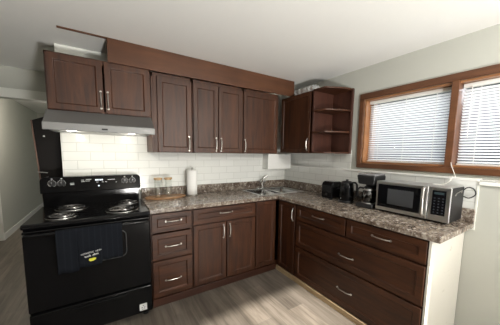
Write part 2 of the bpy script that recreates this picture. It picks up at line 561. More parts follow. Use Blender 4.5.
def shaker(f, u0, u1, z0, z1, rail=0.045, th=0.02, rec=0.010):
    """framed panel front as one mesh: raised rails around a recessed panel, chamfered inwards"""
    b = B()
    u0, u1 = sorted((u0, u1))
    bm = b.bm
    r = min(rail, (u1 - u0) * 0.28, (z1 - z0) * 0.30)
    loops = []
    for (i, d) in ((0, 0.0), (0, th), (r, th), (r + 0.006, th - rec)):
        loops.append([bm.verts.new(f.pt(u, d, z)) for u, z in ((u0 + i, z0 + i), (u1 - i, z0 + i), (u1 - i, z1 - i), (u0 + i, z1 - i))])
    bm.faces.new(loops[0][::-1])
    for a, c in zip(loops, loops[1:]):
        for k in range(4):
            bm.faces.new((a[k], a[(k + 1) % 4], c[(k + 1) % 4], c[k]))
    bm.faces.new(loops[-1])
    return b


def pull(f, u, z, vert, length=0.135, th=0.02):
    """arched bar pull"""
    b = B()
    h = length / 2
    pts = []
    for k in range(13):
        t = -1 + 2 * k / 12
        d = th + 0.020 * (1 - t ** 4) - 0.001
        s = t * h
        pts.append(f.pt(u, d, z + s) if vert else f.pt(u + s, d, z))
    b.tube(pts, 0.0042, 8)
    for s in (-h, h):
        c = (u, z + s) if vert else (u + s, z)
        b.cyl(f.pt(c[0], th - 0.001, c[1]), f.pt(c[0], th + 0.006, c[1]), 0.009, 0.008, 12)
    return b


def front(f, parent, name, u0, u1, z0, z1, handle=None, m=None, vert=False):
    m = m or (M_wood if name == 'door' else (M_wood_x if f.axis == 'y' else M_wood_y))
    o = part(name, shaker(f, u0, u1, z0, z1), m, parent, bevel=0.0025)
    if handle:
        part('handle', pull(f, handle[0], handle[1], vert), M_nickel, o)
    return o


def carcass(f, u0, u1, depth, z0, z1, t=0.018, rails=()):
    """open-fronted box with a face frame, depth measured inward from the front"""
    b = B()
    f.box(b, u0, u0 + t, 0, -depth, z0, z1)
    f.box(b, u1 - t, u1, 0, -depth, z0, z1)
    f.box(b, u0 + t, u1 - t, -depth + t, -depth, z0, z1)
    f.box(b, u0 + t, u1 - t, -0.001, -depth + t, z0, z0 + t)
    f.box(b, u0 + t, u1 - t, -0.001, -0.03, z1 - 0.03, z1)
    for (a, c) in rails:
        f.box(b, u0 + t, u1 - t, 0, -0.018, a, c)
    return b


FB = Face('y', -0.560)      # base fronts of the back run (door faces end at -0.58)
FR = Face('x', -0.510)      # base fronts of the right run
BT = 0.876
dep = 0.545

c = root('base_cabinet', 'dark cherry base cabinet with a stack of three drawers, right beside the black stove', 'cabinet', (-1.747, -0.3, 0), 'base cabinets')
part('carcass', carcass(FB, -1.930, -1.564, dep, 0.075, BT, rails=((0.64, 0.67), (0.405, 0.43))).box(-1.92, -1.58, -0.54, -0.02, 0, 0.076), M_wood, c)
front(FB, c, 'drawer', -1.922, -1.572, 0.690, 0.858, (-1.738, 0.785))
front(FB, c, 'drawer', -1.922, -1.572, 0.440, 0.676, (-1.742, 0.555))
front(FB, c, 'drawer', -1.922, -1.572, 0.088, 0.426, (-1.748, 0.235))

c = root('base_cabinet', 'dark cherry base cabinet with one wide drawer front above two doors, left of the corner', 'cabinet', (-1.2, -0.3, 0), 'base cabinets')
part('carcass', carcass(FB, -1.561, -0.842, dep, 0.075, BT, rails=((0.655, 0.72),)).box(-1.55, -0.85, -0.54, -0.02, 0, 0.076), M_wood, c)
front(FB, c, 'drawer', -1.553, -0.850, 0.712, 0.858, (-1.206, 0.795))
front(FB, c, 'door', -1.553, -1.206, 0.088, 0.698, (-1.238, 0.600), vert=True)
front(FB, c, 'door', -1.198, -0.850, 0.088, 0.698, (-1.166, 0.600), vert=True)

c = root('base_cabinet', 'dark cherry corner base cabinet with two narrow folding doors meeting under the sink', 'cabinet', (-0.3, -0.3, 0), 'base cabinets')
b = B()
b.box(-0.838, -0.820, -0.56, -0.015, 0.075, BT)
b.box(-0.820, 0.030, -0.033, -0.015, 0.075, BT)
b.box(0.012, 0.030, -0.868, -0.033, 0.075, BT)
b.box(-0.51, 0.012, -0.886, -0.868, 0.075, BT)
b.box(-0.820, 0.012, -0.55, -0.033, 0.075, 0.093)
b.box(-0.50, 0.012, -0.868, -0.55, 0.075, 0.093)
b.box(-0.82, 0.0, -0.54, -0.03, 0.0, 0.076).box(-0.49, 0.0, -0.88, -0.54, 0.0, 0.076)
b.box(-0.82, -0.515, -0.56, -0.545, 0.845, BT).box(-0.51, -0.495, -0.868, -0.56, 0.845, BT)
part('carcass', b, M_wood, c)
front(FB, c, 'door', -0.832, -0.560, 0.088, 0.858)
front(FR, c, 'door', -0.872, -0.598, 0.066, 0.858, (-0.845, 0.742), vert=True)

c = root('base_cabinet', 'wide dark cherry base cabinet with two small and two wide drawers, under the microwave', 'cabinet', (-0.25, -1.5, 0), 'base cabinets')
part('carcass', carcass(FR, -2.082, -0.890, dep, 0.055, BT, rails=((0.655, 0.70), (0.385, 0.43))).box(-0.50, 0.0, -2.07, -0.90, 0, 0.056), M_wood, c)
front(FR, c, 'drawer', -1.484, -0.900, 0.706, 0.860, (-1.190, 0.795))
front(FR, c, 'drawer', -2.076, -1.500, 0.706, 0.860, (-1.790, 0.790))
front(FR, c, 'drawer', -2.076, -0.900, 0.420, 0.690, (-1.508, 0.534), M_wood_y)
front(FR, c, 'drawer', -2.076, -0.900, 0.070, 0.404, (-1.512, 0.225), M_wood_y)
part('side_panel', B().box(-0.528, 0.048, -2.100, -2.084, 0.0, BT), M_panel, c, 0.002, label='scuffed white side panel')

# wall cabinets
FU = Face('y', -0.340)
ud = 0.330


def wall_cab(label, u0, u1, z0, z1, doors):
    c = root('wall_cabinet', label, 'cabinet', ((u0 + u1) / 2, -0.17, z0), 'wall cabinets')
    b = carcass(FU, u0, u1, ud, z0, z1)
    FU.box(b, u0, u1, 0, -0.018, z1 - 0.04, z1)
    FU.box(b, u0 + 0.018, u0 + 0.07, 0.0, -0.018, z0 + 0.018, z1 - 0.04)
    FU.box(b, u1 - 0.07, u1 - 0.018, 0.0, -0.018, z0 + 0.018, z1 - 0.04)
    FU.box(b, u0 + 0.018, u1 - 0.018, -0.02, -ud + 0.018, z1 - 0.018, z1 - 0.002)
    part('carcass', b, M_wood, c, 0.0015)
    for (a, e, hu) in doors:
        front(FU, c, 'door', a, e, z0 + 0.006, z1 - 0.034 if z0 < 1.5 else z1 - 0.012, (hu, (z0 + 0.09) if z0 < 1.5 else z0 + 0.108), vert=True)
    return c


wall_cab('short dark cherry wall cabinet with two doors, above the range hood', -2.592, -1.862, 1.712, 2.142,
         ((-2.582, -2.228, -2.246), (-2.216, -1.872, -2.196)))
c = wall_cab('tall single-door cherry wall cabinet right next to the range hood', -1.858, -1.480, 1.398, 2.128, ((-1.808, -1.486, -1.514),))
wall_cab('tall cherry wall cabinet with two narrow doors, between the two single-door ones', -1.476, -0.892, 1.398, 2.128,
         ((-1.468, -1.196, -1.221), (-1.190, -0.898, -1.163)))
wall_cab('tall single-door cherry wall cabinet at the right end of the row, under the fascia end', -0.888, -0.376, 1.398, 2.128, ((-0.882, -0.384, -0.862),))

FC = Face('x', -0.200)
c = root('wall_cabinet', 'dark single-door wall cabinet on the window wall, in the corner beside the open shelves', 'cabinet', (-0.03, -0.48, 1.41), 'wall cabinets')
b = carcass(FC, -0.770, -0.215, 0.318, 1.41, 2.125)
b.box(-0.19, 0.10, -0.752, -0.233, 2.105, 2.123)
part('carcass', b, M_wood, c, 0.0015)
front(FC, c, 'door', -0.738, -0.222, 1.416, 2.118, (-0.712, 1.512), vert=True)

# open end shelf
c = root('wall_shelf', 'open dark cherry corner shelf unit with two shelves, left of the window', 'shelf', (-0.03, -0.9, 1.41))
XS, YS, YE = 0.120, -0.774, -1.045


def shelf_poly(z0, z1, x_in=0.0):
    p = [(XS, YS), (XS, YE), (-0.02, YE + 0.010), (-0.205, -0.950), (-0.219, -0.925), (-0.219, YS)]
    return [(x, y, z0) for x, y in p], [(x, y, z1) for x, y in p]


part('side_panel', B().box(-0.219, XS, YS + 0.001, YS - 0.018, 1.41, 2.125), M_inside, c, 0.0015)
part('back_panel', B().box(XS - 0.016, XS, YS - 0.018, YE - 0.012, 1.41, 2.125).box(XS - 0.03, XS - 0.016, YE + 0.010, YE - 0.012, 1.41, 2.125), M_inside, c, 0.0015)
for nm, z in (('bottom_board', 1.41), ('shelf_board', 1.640), ('shelf_board', 1.876), ('top_board', 2.107)):
    lo, hi = shelf_poly(z, z + 0.018)
    part(nm, B().hull(lo, hi), M_wood_y, c, 0.0025)

# ---------------------------------------------------------------- worktop with its upstand, sink, tap
SX0, SX1, SXM0, SXM1, SY0, SY1 = -0.735, -0.055, -0.410, -0.380, -0.530, -0.085
wt = root('worktop', 'brown and cream granite-pattern worktop running L-shaped round the corner', 'worktop', (-0.6, -0.5, 0.876))
xs = [-1.936, SX0 + 0.012, -0.556, SX1 - 0.012, 0.048]
ys = [-2.147, -0.6075, SY0 + 0.012, SY1 - 0.012, -0.010]


def solid(i, j):
    if j == 0:
        return i >= 2
    if j == 2 and i in (1, 2):
        return False
    return True


part('slab', B().cells(xs, ys, solid, 0.876, 0.914), M_counter, wt, 0.003, seg=2)
o = part('worktop_upstand', B().box(-1.936, 0.048, -0.030, -0.010, 0.9145, 1.015), M_counter, None, 0.004, loc=(-0.95, -0.02, 0.9145))
tag(o, 'granite-pattern upstand strip along the back wall behind the sink', 'upstand', 'worktop upstands')
o = part('worktop_upstand', B().box(0.028, 0.048, -2.147, -0.031, 0.9145, 1.015), M_counter, None, 0.004, loc=(0.038, -1.09, 0.9145))
tag(o, 'granite-pattern upstand strip along the window wall behind the microwave', 'upstand', 'worktop upstands')

sk = root('kitchen_sink', 'stainless double-bowl sink set into the worktop corner', 'sink', (-0.39, -0.29, 0.914))
zt, zr = 0.914, 0.918
b = B()
xs = [SX0, SX0 + 0.022, SXM0, SXM1, SX1 - 0.022, SX1]; ys = [SY0, SY0 + 0.022, SY1 - 0.022, SY1]
b.cells(xs, ys, lambda i, j: not (j == 1 and i in (1, 3)), zt + 0.0004, zr)
part('rim', b, M_sink, sk, 0.0015)
for (a, e) in ((SX0 + 0.018, SXM0 + 0.004), (SXM1 - 0.004, SX1 - 0.018)):
    y0, y1 = SY0 + 0.018, SY1 - 0.018
    b = B()
    bm = b.bm
    prev = None
    for (z, ins) in ((0.9135, 0), (0.80, 0.008), (0.765, 0.02), (0.752, 0.05)):
        ring = []
        for (cx, cy, a0) in ((e, y1, 0), (a, y1, 90), (a, y0, 180), (e, y0, 270)):
            rr = 0.04
            ox = cx - (rr + ins) if cx == e else cx + rr + ins
            oy = cy - (rr + ins) if cy == y1 else cy + rr + ins
            for k in range(5):
                t = math.radians(a0 + 90 * k / 4)
                ring.append(bm.verts.new((ox + rr * math.cos(t), oy + rr * math.sin(t), z)))
        if prev:
            for k in range(len(ring)):
                bm.faces.new((prev[k], prev[(k + 1) % len(ring)], ring[(k + 1) % len(ring)], ring[k]))
        prev = ring
    bm.faces.new(prev)
    o = part('bowl', b, M_bowl, sk)
    md = o.modifiers.new('sheet', 'SOLIDIFY'); md.thickness = 0.0012
    part('drain', B().lathe(((a + e) / 2, (y0 + y1) / 2, 0.7515), [(0.0, 0.003), (0.030, 0.003), (0.042, 0.005), (0.045, 0.002)]), M_chrome, o)

tp = root('faucet', 'chrome single-lever kitchen faucet behind the sink', 'faucet', (-0.40, -0.058, 0.914))
part('base_plate', B().lathe((-0.40, -0.058, 0.9145), [(0, 0), (0.10, 0), (0.10, 0.006), (0.085, 0.012), (0, 0.012)], sx=1.0, sy=0.24), M_chrome, tp)
part('body', B().lathe((-0.40, -0.058, 0.926), [(0, 0), (0.030, 0), (0.028, 0.06), (0.031, 0.075), (0.026, 0.095), (0, 0.10)]), M_chrome, tp)
pts = []
for k in range(11):
    t = k / 10
    pts.append((-0.40 - 0.085 * t, -0.07 - 0.17 * t, 0.985 + 0.085 * math.sin(t * 2.2) - 0.02 * t))
part('spout', B().tube(pts, [0.017 - 0.003 * k / 10 for k in range(11)], 12), M_chrome, tp)
part('lever', B().tube([(-0.40, -0.055, 1.02), (-0.385, -0.06, 1.045), (-0.355, -0.065, 1.07), (-0.315, -0.07, 1.088)], [0.018, 0.014, 0.012, 0.013], 10), M_chrome, tp)

bx = part('pipe_cover_box', B().box(-0.362, 0.047, -0.140, -0.009, 1.186, 1.397), M_white, None, 0.004, loc=(-0.157, -0.07, 1.186))
tag(bx, 'plain white box on the tiled corner wall under the cabinets, above the sink', 'cover')

hk = part('wall_hook', B().lathe((-1.463, -0.009, 1.035), [(0, 0), (0.014, 0), (0.014, 0.006), (0.006, 0.010), (0.006, 0.018), (0.009, 0.022), (0, 0.024)], 16, 'y'), M_white, None, loc=(-1.463, -0.009, 1.035))
tag(hk, 'small round white hook on the tiles left of the paper towels', 'hook')

# ---------------------------------------------------------------- range hood
hd = root('range_hood', 'grey under-cabinet range hood with two lit lamps, above the stove', 'range hood', (-2.23, -0.25, 1.55))
b = B()
X0, X1 = -2.600, -1.863
prof_o = [(-0.010, 1.711), (-0.352, 1.711), (-0.500, 1.606), (-0.503, 1.550), (-0.488, 1.550), (-0.487, 1.562), (-0.010, 1.562)]
b.hull([(X0, y, z) for y, z in prof_o], [(X1, y, z) for y, z in prof_o])
part('shell', b, M_hood, hd, 0.003)
part('front_lip', B().box(X0 - 0.002, X1 + 0.002, -0.509, -0.503, 1.550, 1.604), M_lip, hd, 0.002)
part('grease_filter', B().box(-2.42, -2.04, -0.38, -0.06, 1.556, 1.5625), mat('filter_mesh', (0.3, 0.3, 0.29), 0.5, 0.7), hd, 0.001)
for lx in (-2.450, -2.035):
    o = part('lamp', B().lathe((lx, -0.435, 1.5615), [(0, -0.010), (0.024, -0.010), (0.034, -0.004), (0.036, 0.0)], 20), M_lamp, hd)
part('switch', B().box(-2.25, -2.21, -0.514, -0.509, 1.565, 1.577), M_blackmat, hd, 0.001)
part('badge', B().box(-1.95, -1.90, -0.511, -0.509, 1.573, 1.585), M_hood, hd)
for lx in (-2.450, -2.035):
    light('hood_lamp_light', 'POINT', (lx, -0.33, 1.535), 1.15, (1.0, 0.93, 0.80), shadow_soft_size=0.012)

# ---------------------------------------------------------------- stove
L, R_ = -2.722, -1.944
st = root('stove', 'black electric stove with four coil burners, standing left of the drawers', 'stove', ((L + R_) / 2, -0.35, 0))
part('body', B().box(L + 0.004, R_ - 0.004, -0.640, -0.060, 0.035, 0.880), M_black, st, 0.004)
b = B()
b.hull([(L, -0.672, 0.884), (R_, -0.672, 0.884), (R_, -0.060, 0.884), (L, -0.060, 0.884)],
       [(L, -0.664, 0.916), (R_, -0.664, 0.916), (R_, -0.060, 0.916), (L, -0.060, 0.916)])
ct = part('cooktop', b, M_black, st, 0.008, seg=3)
# backguard: riser and slanted, round-cornered control panel
part('riser', B().box(L + 0.02, R_ - 0.02, -0.112, -0.040, 0.916, 1.050), M_black, st, 0.004)
b = B()
pf, pb = [], []
zl, zh_, rc = 1.040, 1.176, 0.035
XL, XR = L + 0.012, R_ - 0.008
outline = [(XL, zl), (XR, zl)]
for k in range(6):
    t = math.radians(90 * k / 5)
    outline.append((XR - rc + rc * math.cos(t), zh_ - rc + rc * math.sin(t)))
for k in range(6):
    t = math.radians(90 + 90 * k / 5)
    outline.append((XL + rc + rc * math.cos(t), zh_ - rc + rc * math.sin(t)))
yb = lambda z: -0.150 + (z - zl) * 0.05
b.hull([(x, yb(z), z) for x, z in outline], [(x, -0.040, z) for x, z in outline])
bgd = part('control_panel', b, M_black, st, 0.006, seg=3)
for kx in (-2.630, -2.566, -2.088, -2.022):
    z = 1.122
    kb = part('knob', B().lathe((kx, yb(z) - 0.0005, z), [(0, 0), (0.019, 0), (0.019, 0.010), (0.015, 0.020), (0, 0.021)], 24, 'y').box(kx - 0.003, kx + 0.003, yb(z) - 0.030, yb(z) - 0.019, z - 0.016, z + 0.016), M_blackmat, bgd)
    b = B()
    for k in range(13):       # printed dial marks round the knob
        a = math.radians(-60 + 300 * k / 12)
        x, zz = kx + 0.0265 * math.cos(a), z + 0.0265 * math.sin(a)
        b.box(x - 0.0022, x + 0.0022, yb(zz) - 0.0010, yb(zz) + 0.001, zz - 0.0022, zz + 0.0022)
    part('dial_marks', b, M_knobmark, kb)
    part('pointer_mark', B().box(kx - 0.0015, kx + 0.0015, yb(z) - 0.0315, yb(z) - 0.0298, z + 0.002, z + 0.015), M_knobmark, kb)
    part('burner_symbol', B().box(kx - 0.006, kx + 0.006, yb(z + 0.04) - 0.0010, yb(z + 0.04) + 0.001, z + 0.036, z + 0.042), M_knobmark, bgd)
for grp in (((-2.508, -2.480, 1.118), (-2.508, -2.480, 1.106)), ((-2.43, -2.41, 1.142), (-2.395, -2.355, 1.146), (-2.40, -2.365, 1.132), (-2.430, -2.405, 1.128)),
            ((-2.318, -2.300, 1.118),), ((-2.275, -2.262, 1.118), (-2.250, -2.236, 1.118)), ((-2.228, -2.170, 1.138),), ((-2.165, -2.155, 1.112),)):
    b = B()
    for (x0, x1, z) in grp:
        b.box(x0, x1, yb(z) - 0.0008, yb(z) + 0.001, z - 0.0022, z + 0.0022)
    part('panel_print', b, M_knobmark, bgd)
b = B()
for x0 in (-2.325, -2.310, -2.292, -2.277):
    b.box(x0, x0 + 0.010, yb(1.139) - 0.0010, yb(1.139) + 0.001, 1.133, 1.145)
part('clock_display', b, M_clock, bgd)
part('indicator_light', B().lathe((-2.300, yb(1.085), 1.085), [(0, 0), (0.006, 0), (0.005, 0.003), (0, 0.004)], 12, 'y'), M_clock, bgd)
# burners
for (bx_, by_, rr) in ((-2.528, -0.525, 0.082), (-2.492, -0.245, 0.100), (-2.135, -0.500, 0.104), (-2.078, -0.215, 0.082)):
    bn = part('burner', B().lathe((bx_, by_, 0.9165), [(0.02, -0.0), (rr * 0.82, 0.0008), (rr * 1.06, 0.004), (rr * 1.12, 0.0045), (rr * 1.12, 0.0)], 40), M_black, ct)
    part('trim_ring', B().lathe((bx_, by_, 0.9165), [(rr * 1.12, 0.0), (rr * 1.12, 0.0050), (rr * 1.15, 0.0056), (rr * 1.18, 0.001), (rr * 1.18, 0.0)], 40), M_ring, bn)
    pts = []
    turns = 3.6 if rr > 0.09 else 2.9
    n = int(turns * 26)
    for k in range(n + 1):
        t = k / n
        a = 2 * math.pi * turns * t + 0.6
        r = rr * (0.16 + 0.78 * t)
        pts.append((bx_ + r * math.cos(a), by_ + r * math.sin(a), 0.9275))
    part('coil', B().tube(pts, 0.0058, 8), M_coil, bn)
    b = B()
    for k in range(3):
        a = math.radians(30 + 120 * k)
        d = Vector((math.cos(a), math.sin(a), 0)); nrm = Vector((-d.y, d.x, 0)) * 0.002
        p0 = Vector((bx_, by_, 0.9175)); p1 = p0 + d * rr * 0.95
        q = [p0 - nrm, p1 - nrm, p1 + nrm, p0 + nrm]
        b.hull([tuple(v) for v in q], [(v.x, v.y, 0.9235) for v in q])
    part('coil_support', b, M_chrome, bn)
# oven door, handle, window, storage drawer, feet
od = part('oven_door', B().box(L + 0.006, R_ - 0.006, -0.680, -0.644, 0.305, 0.872), M_black, st, 0.008, seg=3)


def rrect(x0, x1, z0, z1, r, y):
    p = []
    for (cx, cz, a0) in ((x1 - r, z1 - r, 0), (x0 + r, z1 - r, 90), (x0 + r, z0 + r, 180), (x1 - r, z0 + r, 270)):
        for k in range(6):
            t = math.radians(a0 + 90 * k / 5)
            p.append((cx + r * math.cos(t), y, cz + r * math.sin(t)))
    return p


part('oven_window', B().hull(rrect(-2.545, -2.125, 0.585, 0.795, 0.04, -0.6795), rrect(-2.545, -2.125, 0.585, 0.795, 0.04, -0.6815)), M_glassblk, od)
part('window_border', B().tube(rrect(-2.545, -2.125, 0.585, 0.795, 0.04, -0.6815), 0.003, 8, closed=True), mat('window_outline', (0.05, 0.05, 0.052), 0.4), od)
b = B()
b.tube([(L + 0.02, -0.678, 0.850), (L + 0.03, -0.712, 0.850), (L + 0.06, -0.722, 0.850), (R_ - 0.06, -0.722, 0.850), (R_ - 0.03, -0.712, 0.850), (R_ - 0.02, -0.678, 0.850)], 0.0125, 14)
part('oven_handle', b, M_black, od)
dr = part('storage_drawer', B().box(L + 0.006, R_ - 0.006, -0.672, -0.644, 0.060, 0.285), M_black, st, 0.008, seg=3)
b = B()
b.hull([(-2.52, -0.671, 0.228), (-2.12, -0.671, 0.228), (-2.12, -0.671, 0.262), (-2.52, -0.671, 0.262)],
       [(-2.46, -0.682, 0.240), (-2.18, -0.682, 0.240), (-2.18, -0.682, 0.262), (-2.46, -0.682, 0.262)])
part('drawer_grip', b, M_black, dr, 0.003)
s_ = part('sticker', B().box(-2.048, -1.992, -0.6735, -0.6715, 0.078, 0.136), M_ivory, dr, label='white sticker with a small dark emblem')
b = B()
cx, cz, y = -2.020, 0.108, -0.6737
for k in range(3):           # three bent arrows round a gap and a bar below
    a = math.radians(90 + 120 * k)
    x, z = cx + 0.011 * math.cos(a), cz + 0.011 * math.sin(a)
    b.box(x - 0.005, x + 0.005, y - 0.0004, y + 0.0004, z - 0.003, z + 0.003)
b.box(cx - 0.014, cx + 0.014, y - 0.0004, y + 0.0004, 0.086, 0.089)
part('emblem', b, M_blackmat, s_)
for (fx, fy) in ((L + 0.05, -0.60), (R_ - 0.05, -0.60), (L + 0.05, -0.12), (R_ - 0.05, -0.12)):
    part('foot', B().cyl((fx, fy, 0.0), (fx, fy, 0.012), 0.022, 0.022, 16).cyl((fx, fy, 0.012), (fx, fy, 0.040), 0.012, 0.012, 12), M_blackmat, st)

# towel draped over the oven handle
tw = root('dish_towel', 'dark charcoal dish towel with white lettering and a yellow patch, hung over the oven handle', 'towel', (-2.34, -0.73, 0.86))
b = B()
bm = b.bm
nu = 48
rows = []
pathlen = [(-0.7035, 0.700), (-0.7035, 0.760), (-0.7035, 0.80), (-0.7035, 0.845), (-0.708, 0.862), (-0.7165, 0.868), (-0.725, 0.868), (-0.735, 0.861), (-0.7395, 0.848), (-0.741, 0.82), (-0.742, 0.78), (-0.743, 0.73), (-0.744, 0.68), (-0.745, 0.63), (-0.7455, 0.60), (-0.746, 0.57)]
for (y, z) in pathlen:
    row = []
    for i in range(nu + 1):
        t = i / nu
        x = -2.540 + 0.388 * t
        zz, yy = z, y
        if y < -0.738:
            drop = (0.848 - z) / 0.278
            fold = t
            # three folded bands, hem rising to the right
            hem = 0.0 if t < 0.31 else (0.018 if t < 0.66 else 0.045)
            zz = z + drop * hem + drop * 0.004 * math.sin(t * 23)
            band = 0.004 if 0.31 <= t < 0.66 else 0.0
            ridge = 0.0045 * math.exp(-((t - 0.31) / 0.016) ** 2) + 0.0045 * math.exp(-((t - 0.66) / 0.016) ** 2)
            yy = y + (0.002 * math.sin(t * 31) * drop) - band * min(1, drop * 4) - ridge * min(1, drop * 4) - 0.002
            x += 0.006 * drop * (0.5 - t)
        row.append(bm.verts.new((x, yy, zz)))
    rows.append(row)
for a, e in zip(rows, rows[1:]):
    for i in range(nu):
        bm.faces.new((a[i], a[i + 1], e[i + 1], e[i]))
o = part('cloth', b, M_towel, tw)
md = o.modifiers.new('cloth_thickness', 'SOLIDIFY'); md.thickness = 0.0022; md.offset = 0
cl = o
b = B()
YT = -0.7555
random.seed(3)
x = -2.408
for k in range(13):          # upper line of small white capitals
    z = 0.678 + 0.0012 * k
    wd = 0.0065
    if k != 8:
        if k % 3 == 0:
            b.box(x, x + 0.002, YT, YT + 0.002, z, z + 0.011).box(x, x + wd, YT, YT + 0.002, z + 0.0045, z + 0.0065)
        elif k % 3 == 1:
            b.box(x, x + 0.002, YT, YT + 0.002, z, z + 0.011).box(x, x + wd, YT, YT + 0.002, z + 0.009, z + 0.011).box(x, x + wd, YT, YT + 0.002, z, z + 0.002)
        else:
            b.box(x, x + wd, YT, YT + 0.002, z + 0.009, z + 0.011).box(x + 0.0025, x + 0.0045, YT, YT + 0.002, z, z + 0.011)
    x += 0.0095
pts = []
for k in range(61):          # lower line: joined-up script
    t = k / 60
    if 0.44 < t < 0.56:
        if len(pts) > 2: b.tube(pts, 0.0012, 6)
        pts = []
        continue
    amp = 0.011 if k % 20 in (0, 1, 2) else 0.0055
    pts.append((-2.388 + 0.082 * t, YT + 0.0005, 0.661 + 0.013 * t + amp * math.sin(k * 1.25)))
b.tube(pts, 0.0012, 6)
part('lettering', b, M_ivory, cl, label='small white lettering', smooth=False)
b = B()
pat = [(-2.366, 0.634), (-2.356, 0.625), (-2.338, 0.627), (-2.324, 0.634), (-2.322, 0.644), (-2.334, 0.648), (-2.350, 0.645), (-2.361, 0.647)]
b.hull([(x, YT - 0.0008, z) for x, z in pat], [(x, YT + 0.002, z) for x, z in pat])
part('patch', b, M_yellow, cl, 0.0005, label='bright yellow printed patch')

# dark board standing in the gap beside the stove
bd = root('folded_board', 'tall dark board with a copper-brown edge leaning in the passage left of the stove', 'board', (-2.72, 0.15, 0))
lo = [(-2.690, 0.150, 0.0), (-2.50, 0.150, 0.0), (-2.50, 0.180, 0.0), (-2.690, 0.180, 0.0)]
hi = [(-2.782, 0.150, 1.672), (-2.58, 0.150, 1.76), (-2.58, 0.180, 1.76), (-2.782, 0.180, 1.672)]
part('panel', B().hull(lo, hi), M_board, bd, 0.004)
part('edge_trim', B().hull([(-2.699, 0.146, 0.0), (-2.690, 0.146, 0.0), (-2.690, 0.184, 0.0), (-2.699, 0.184, 0.0)],
                          [(-2.792, 0.146, 1.672), (-2.782, 0.146, 1.672), (-2.782, 0.184, 1.672), (-2.792, 0.184, 1.672)]), M_copper, bd, 0.002, label='copper-brown edge strip')
part('latch', B().cyl((-2.775, 0.140, 1.205), (-2.70, 0.140, 1.195), 0.004, 0.004, 10).cyl((-2.74, 0.140, 1.2), (-2.74, 0.150, 1.2), 0.005, 0.005, 10), M_steel, bd)
part('rivet', B().lathe((-2.708, 0.150, 1.532), [(0, 0), (0.008, 0), (0.006, 0.004), (0, 0.005)], 12, 'y'), M_ivory, bd)

# ---------------------------------------------------------------- things on the left worktop
TX, TY = -1.706, -0.142
tr = root('serving_tray', 'oval wooden serving tray holding two glass jars, on the worktop beside the stove', 'tray', (TX, TY, 0.914))
part('tray_board', B().lathe((TX, TY, 0.914), [(0, 0.004), (0.9, 0.004), (0.965, 0.010), (0.965, 0.014), (0, 0.014)], 48, sx=0.205, sy=0.092), M_tray, tr)
part('rim', B().lathe((TX, TY, 0.914), [(0.955, 0.0145), (0.955, 0.020), (1.0, 0.020), (1.0, 0.006), (0.94, 0.0), (0.90, 0.0), (0.92, 0.0045), (0.968, 0.010)], 48, sx=0.208, sy=0.098), M_tray, tr)


def jar(x, y, label):
    z0 = 0.9285
    j = root('glass_jar', label, 'jar', (x, y, z0), 'glass jars on the tray')
    part('glass_body', B().lathe((x, y, z0), [(0, 0.0005), (0.036, 0.0005), (0.041, 0.006), (0.041, 0.165), (0.037, 0.180), (0.037, 0.186), (0.0345, 0.186), (0.0345, 0.178), (0.0385, 0.163), (0.0385, 0.009), (0, 0.006)], 32), M_jar, j)
    part('lid', B().lathe((x, y, z0), [(0, 0.180), (0.034, 0.180), (0.034, 0.1865), (0.042, 0.1865), (0.042, 0.203), (0, 0.203)], 32), M_lid, j, 0.001)
    return j


jar(-1.782, -0.135, 'clear glass jar with a bamboo lid on the tray, the one nearer the stove')
jar(-1.682, -0.142, 'clear glass jar with a bamboo lid on the tray, the one nearer the paper towels')

PX, PYY = -1.413, -0.112
pt = root('paper_towel_roll', 'white paper towel roll standing upright on its holder, against the tiles', 'paper towel', (PX, PYY, 0.914))
part('holder_base', B().lathe((PX, PYY, 0.914), [(0, 0), (0.062, 0), (0.062, 0.008), (0.055, 0.012), (0, 0.012)], 36), M_nickel, pt)
part('roll', B().lathe((PX, PYY, 0.914), [(0.020, 0.014), (0.056, 0.014), (0.058, 0.018), (0.058, 0.284), (0.056, 0.288), (0.020, 0.288), (0.020, 0.014)], 40), M_paper, pt)
part('holder_post', B().lathe((PX, PYY, 0.914), [(0, 0.012), (0.006, 0.012), (0.006, 0.296), (0.012, 0.300), (0.014, 0.310), (0.009, 0.318), (0, 0.320)], 20), M_nickel, pt)

# ---------------------------------------------------------------- appliances on the right worktop
# toaster
tz = 0.914
t_ = root('toaster', 'small black two-slot toaster, furthest into the corner of the right worktop', 'toaster', (-0.12, -1.002, tz))
b = B()
sec = [(-0.205, 0.012), (-0.208, 0.150), (-0.196, 0.178), (-0.165, 0.192), (-0.065, 0.192), (-0.034, 0.178), (-0.022, 0.150), (-0.025, 0.012)]
b.hull([(x, -0.940, tz + z) for x, z in sec], [(x, -1.080, tz + z) for x, z in sec])
bt = part('housing', b, M_black, t_, 0.010, seg=3)
part('slot', B().box(-0.145, -0.128, -0.957, -1.064, tz + 0.1915, tz + 0.1935), M_steel, bt)
part('slot', B().box(-0.102, -0.085, -0.957, -1.064, tz + 0.1915, tz + 0.1935), M_steel, bt)
part('lever', B().box(-0.130, -0.100, -1.080, -1.100, tz + 0.115, tz + 0.128), M_blackmat, t_, 0.003)
part('dial', B().lathe((-0.207, -1.012, tz + 0.055), [(0, 0), (0.013, 0), (0.012, 0.008), (0, 0.009)], 18, 'x'), M_blackmat, t_)
for (x, y) in ((-0.19, -0.957), (-0.19, -1.062), (-0.04, -0.957), (-0.04, -1.062)):
    part('foot', B().cyl((x, y, tz), (x, y, tz + 0.014), 0.010, 0.010, 10), M_blackmat, t_)

